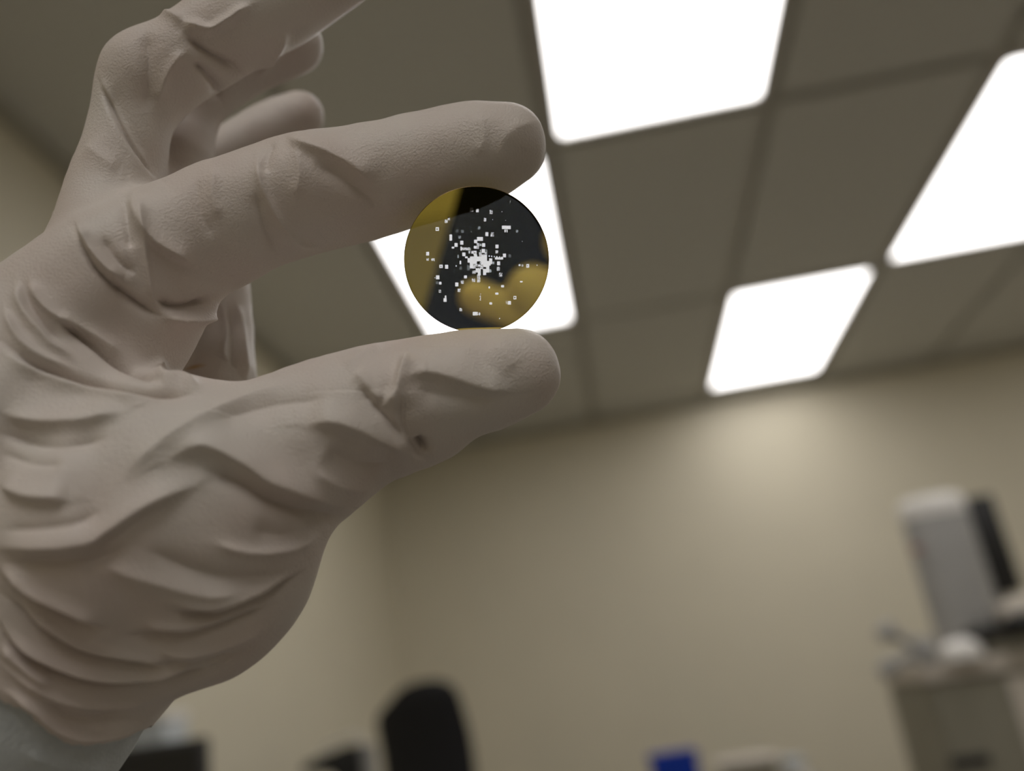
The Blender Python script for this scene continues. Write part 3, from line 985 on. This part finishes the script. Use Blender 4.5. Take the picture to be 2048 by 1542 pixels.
# pattern: centre x, y, width, height in units of 1/4.534 photo pixel inside the square 780..1130 x 350..690, level, broken up or not
PAT = [(742,322,30,34),(793,330,26,30,.8),(917,342,26,34,1,1),(537,405,24,34,1,1),(512,428,26,30,1,1),(433,497,30,32),(862,411,24,34,1,1),
 (808,484,22,26,.5,1),(1055,478,80,30),(1043,510,12,26),(1062,510,10,26),(1152,513,20,22,.6,1),(609,512,28,24,.25,1),(657,517,24,26,.3),
 (552,573,24,56,.8),(632,569,22,22,.5,1),(651,618,30,34),(600,638,30,34),(572,662,22,16),(878,540,28,34),(928,543,30,38,1,1),(815,583,54,34),
 (776,605,28,30),(798,635,28,30,1,1),(848,637,28,32),(822,636,16,20,.4),(773,658,26,26),(797,660,16,26,1,1),(970,650,30,34),(967,698,24,28,1,1),
 (685,672,84,26,1,1),(645,670,14,36),(722,678,24,20,.4,1),(720,700,18,26,1,1),(745,703,16,24),(770,707,28,36),(670,722,30,32),(692,748,24,18),
 (344,717,28,32),(343,768,20,22,1,1),(391,771,30,26,1,1),(463,829,30,32),(514,833,30,34),(600,825,10,14),(638,795,16,30),(618,740,10,28,.4),
 (640,845,24,24,.2,1),(845,690,32,34),(820,690,8,24,.6),(872,692,18,28,.6,1),(818,715,24,24,1,1),(868,715,22,28,1,1),(898,735,10,12),(921,738,10,12),
 (945,740,10,12),(969,742,10,12),(993,743,10,12),(1015,745,10,12),(988,757,74,20),(1038,730,28,32),(1086,733,22,26,.2),(912,782,28,52),
 (937,798,18,24,.6,1),(984,801,28,34,.8),(981,850,28,34,.8,1),(1003,903,28,34,1,1),(711,842,26,46,.35),(738,828,30,36),(885,845,28,78),(857,878,28,56),
 (908,868,20,28,.5),(760,880,28,30,1,1),(790,865,26,36,.8),(808,880,26,60),(803,937,28,70,1,1),(683,924,28,28),(655,972,26,28,1,1),(604,992,30,34),
 (626,1045,26,32,1,1),(756,955,28,30,1,1),(433,928,30,34),(428,976,20,24,.35),(455,980,24,26),(451,1053,24,28,1,1),(497,1132,28,34),(503,1105,14,26),
 (639,1219,26,28,1,1),(768,1256,42,32),(793,1256,14,28,1,1),(809,1258,12,24),(898,1018,14,18),(967,1074,28,18),(912,1163,26,20),(1020,1007,28,22),
 (1191,966,24,14),(1133,1111,28,32),(1083,1157,28,32),(1058,1155,18,28,.6,1),(1175,816,18,18),(1202,820,18,20,.4),(1250,822,28,32),
 (820,1078,6,8),(815,1097,14,12,1,1),(819,1115,6,14),(815,1131,12,12,1,1),
 (732,775,60,42),(785,762,120,44),(852,770,54,84),(770,805,90,60,1,1),(835,800,60,60,1,1),(760,790,60,30),(893,800,40,44),(865,820,40,30),(735,800,24,40),
 (775,740,30,30),(840,735,60,30,1,1),(820,840,50,30,1,1),(768,838,36,24,1,1),
 (1014,338,4,6),(930,410,4,6),(1047,415,4,6),(1200,603,5,8),(738,520,5,10,.5),(1335,816,8,10),(1090,250,5,20,.5),(993,1300,8,10),(1228,1282,6,6),(380,893,5,6,.6),(408,932,5,6)]
HOLES = [(801, 797, 26, 26), (463, 832, 8, 8), (795, 838, 38, 12), (1250, 822, 6, 10), (433, 500, 12, 10), (769, 710, 8, 10), (1133, 1111, 12, 12)]
NG = 640
hs = 2 * RD / NG                                     # cell size, mm
lev = np.zeros((NG, NG), np.int8)                    # row 0 at the top
z2 = lambda z, o, c: ((o + z / 4.534) - c) * MMPX
for t_ in PAT:
    cx_, cy_, w_, h__ = t_[:4]
    lv = t_[4] if len(t_) > 4 else 1
    br = len(t_) > 5
    li = 3 if lv > 0.7 else (2 if lv > 0.38 else 1)
    xa, xb = z2(cx_ - w_ / 2, 780, 954), z2(cx_ + w_ / 2, 780, 954)
    ya, yb = z2(cy_ - h__ / 2, 350, 520), z2(cy_ + h__ / 2, 350, 520)
    ia, ib = int(round((xa + RD) / hs)), int(round((xb + RD) / hs))
    ja, jb = int(round((ya + RD) / hs)), int(round((yb + RD) / hs))
    blk = np.full((jb - ja, ib - ia), li, np.int8)
    if br:
        nz = rng.random(((jb - ja) // 2 + 1, (ib - ia) // 2 + 1)) < 0.38
        nz = np.kron(nz, np.ones((2, 2), bool))[:jb - ja, :ib - ia]
        blk[nz] = np.where(rng.random(nz.sum()) < 0.5, 0, 1)
    lev[ja:jb, ia:ib] = np.maximum(lev[ja:jb, ia:ib], blk)
for cx_, cy_, w_, h__ in HOLES:
    ia, ib = int((z2(cx_ - w_ / 2, 780, 954) + RD) / hs), int((z2(cx_ + w_ / 2, 780, 954) + RD) / hs)
    ja, jb = int((z2(cy_ - h__ / 2, 350, 520) + RD) / hs), int((z2(cy_ + h__ / 2, 350, 520) + RD) / hs)
    lev[ja:jb, ia:ib] = 0
bm = bmesh.new()
quads, mats = [], []
R0 = RD - 0.10
for j in range(NG):
    y1, y0 = RD - j * hs, RD - (j + 1) * hs
    ym = (y0 + y1) / 2
    if abs(ym) >= R0:
        continue
    xm = math.sqrt(R0 * R0 - ym * ym)
    row = lev[j]
    ed = [0] + (np.where(np.diff(row) != 0)[0] + 1).tolist() + [NG]
    for a, b in zip(ed[:-1], ed[1:]):
        xa, xb = max(-RD + a * hs, -xm), min(-RD + b * hs, xm)
        if xb > xa:
            quads.append(((xa, y0), (xb, y0), (xb, y1), (xa, y1))); mats.append(int(row[a]))
ZF = 0.3
for q, mi in zip(quads, mats):
    fc = bm.faces.new([bm.verts.new((x * 0.001, y * 0.001, ZF * 0.001)) for x, y in q])
    fc.material_index = mi
me = bpy.data.meshes.new('film')
bm.to_mesh(me); bm.free()
for m_ in FILM:
    me.materials.append(m_)
o = bpy.data.objects.new('film', me)
COL.objects.link(o)
o.parent = disc
o['label'] = 'golden mirror film with clear squares'
# glass body: bevelled rim, golden brown edge
rimm = bpy.data.materials.new('gold_edge')
rimm.use_nodes = True
b_ = rimm.node_tree.nodes['Principled BSDF']
b_.inputs['Base Color'].default_value = (0.16, 0.10, 0.03, 1)
b_.inputs['Metallic'].default_value = 0.6
b_.inputs['Roughness'].default_value = 0.25
TH = 1.6
mb = MB()
prof = [(RD - 0.10, ZF), (RD, ZF - 0.10), (RD, ZF - TH + 0.12), (RD - 0.12, ZF - TH)]
n_ = 256
rings = [[mb.bm.verts.new((r * 0.001 * math.cos(2 * math.pi * k / n_), r * 0.001 * math.sin(2 * math.pi * k / n_), z * 0.001)) for k in range(n_)] for r, z in prof]
for a, b in zip(rings[:-1], rings[1:]):
    for k in range(n_):
        mb.bm.faces.new((a[k], a[(k + 1) % n_], b[(k + 1) % n_], b[k]))
rm = mb.build('rim', rimm, disc)
glass = bpy.data.materials.new('clear_glass')
glass.use_nodes = True
nt = glass.node_tree
nt.nodes.clear()
tr_ = nt.nodes.new('ShaderNodeBsdfTransparent'); tr_.inputs['Color'].default_value = (0.96, 0.97, 0.97, 1)
o_ = nt.nodes.new('ShaderNodeOutputMaterial')
nt.links.new(tr_.outputs[0], o_.inputs['Surface'])
mb = MB()
for zz in (ZF - 0.02, ZF - TH):
    vs = [mb.bm.verts.new(((RD - 0.12) * 0.001 * math.cos(2 * math.pi * k / n_), (RD - 0.12) * 0.001 * math.sin(2 * math.pi * k / n_), zz * 0.001)) for k in range(n_)]
    mb.bm.faces.new(vs)
mb.build('glass_plate', glass, disc)

# ------------------------------------------------------------------ the phone and the other glove, behind the camera, mirrored in the disc
ZP = -26.0


def mirror(zx, zy, z=ZP):
    """where the ray that leaves the disc at this spot of the pattern square meets the plane z behind the camera"""
    d = np.array([(780 + zx / 4.534 - 1024) / FPX, -(350 + zy / 4.534 - 771) / FPX, 1.0])
    q = d * ((QC @ nd) / (d @ nd))
    d /= np.linalg.norm(d)
    r = d - 2 * (d @ nd) * nd
    return q + r * ((z - q[2]) / r[2])


a, b = mirror(600, 250), mirror(365, 1060)

ed = (a - b); ed[2] = 0; ed /= np.linalg.norm(ed)
nr = np.array([ed[1], -ed[0], 0])                    # to the right of that edge
ph_c = b - ed * 32 + ed * 75 + nr * 37 + np.array([0, 0, -4.6])
pm = Matrix.Identity(4)
for c_, v_ in enumerate((to_vec(nr), to_vec(ed), -FW)):
    for r_ in range(3):
        pm[r_][c_] = v_[r_]
for r_, v_ in enumerate(to_room(ph_c[None])[0]):
    pm[r_][3] = v_
ph = empty('phone', (0, 0, 0), 'dark phone mirrored as a slanting shadow in the gold disc', 'phone')
ph.matrix_world = pm
MB().box((0, 0, 0), (0.074, 0.150, 0.009), bev=0.004, seg=4).build('case', M['phone'], ph)
MB().box((0, 0.055, -0.0052), (0.066, 0.022, 0.002), bev=0.0014).build('camera_bar', M['phone'], ph)
MB().box((0, 0, 0.0046), (0.068, 0.142, 0.0006)).build('screen', M['screen'], ph)
fa, fb = mirror(735, 1095, -16), mirror(1225, 1035, -12)
right = nr
g3 = Field((-20, -110, -85), (150, 110, 0), 1.0)
k_ = 2 * (170 / 4.534) * MMPX
ra, rb = 6.6, 10.0


def fing(tip, r, dy):
    n_ = 88 - (tip - b) @ nr                         # from the tip to just past the far edge of the phone
    t = tip + right * r * 0.3
    return [(*t, r), (*(t + right * n_ * 0.3 + ed * dy), r * 1.03), (*(t + right * n_ * 0.6 + ed * dy * 1.6), r * 1.08),
            (*(t + right * n_ + ed * dy * 2), r * 1.1), (*(t + right * (n_ + 6) + ed * dy * 2 + np.array([0, 0, -18])), r * 1.2)]


for tip, r, dy in ((fa, ra, -1.5), (fb, rb, -1), (fb + ed * 21 + right * 7, 8.6, 0), (fb + ed * 40 + right * 20, 8.4, 1)):
    g3.chain(fing(tip, r, dy), k=2, mm=True)
pc = fb + right * (100 - (fb - b) @ nr) + np.array([0, 0, -38])
g3.chain([(*(pc + ed * 34), 13), (*pc, 17), (*(pc - ed * 40), 16), (*(pc - ed * 90 + right * 14), 20)], k=5, mm=True)
g3.chain([(*(pc - ed * 26), 13), (*(pc - ed * 10 - right * 16 + np.array([0, 0, -6])), 10), (*(pc + ed * 8 - right * 36 + np.array([0, 0, -6])), 9), (*(pc + ed * 20 - right * 48 + np.array([0, 0, -4])), 8)], k=3, mm=True)
V3, F3 = g3.surface()
V3 = smooth_verts(V3, F3, 3)
H2O = to_room(pc[None])[0]
ph_hand = empty('gloved_hand', H2O, 'other gloved hand holding the phone, seen only as yellow shapes mirrored in the disc', 'hand')
me = quads_to_mesh('glove', to_room(V3) - H2O, F3[:, ::-1])
me.polygons.foreach_set('use_smooth', np.ones(len(me.polygons), bool))
o = bpy.data.objects.new('glove', me)
COL.objects.link(o)
me.materials.append(M['glove'])
o.parent = ph_hand
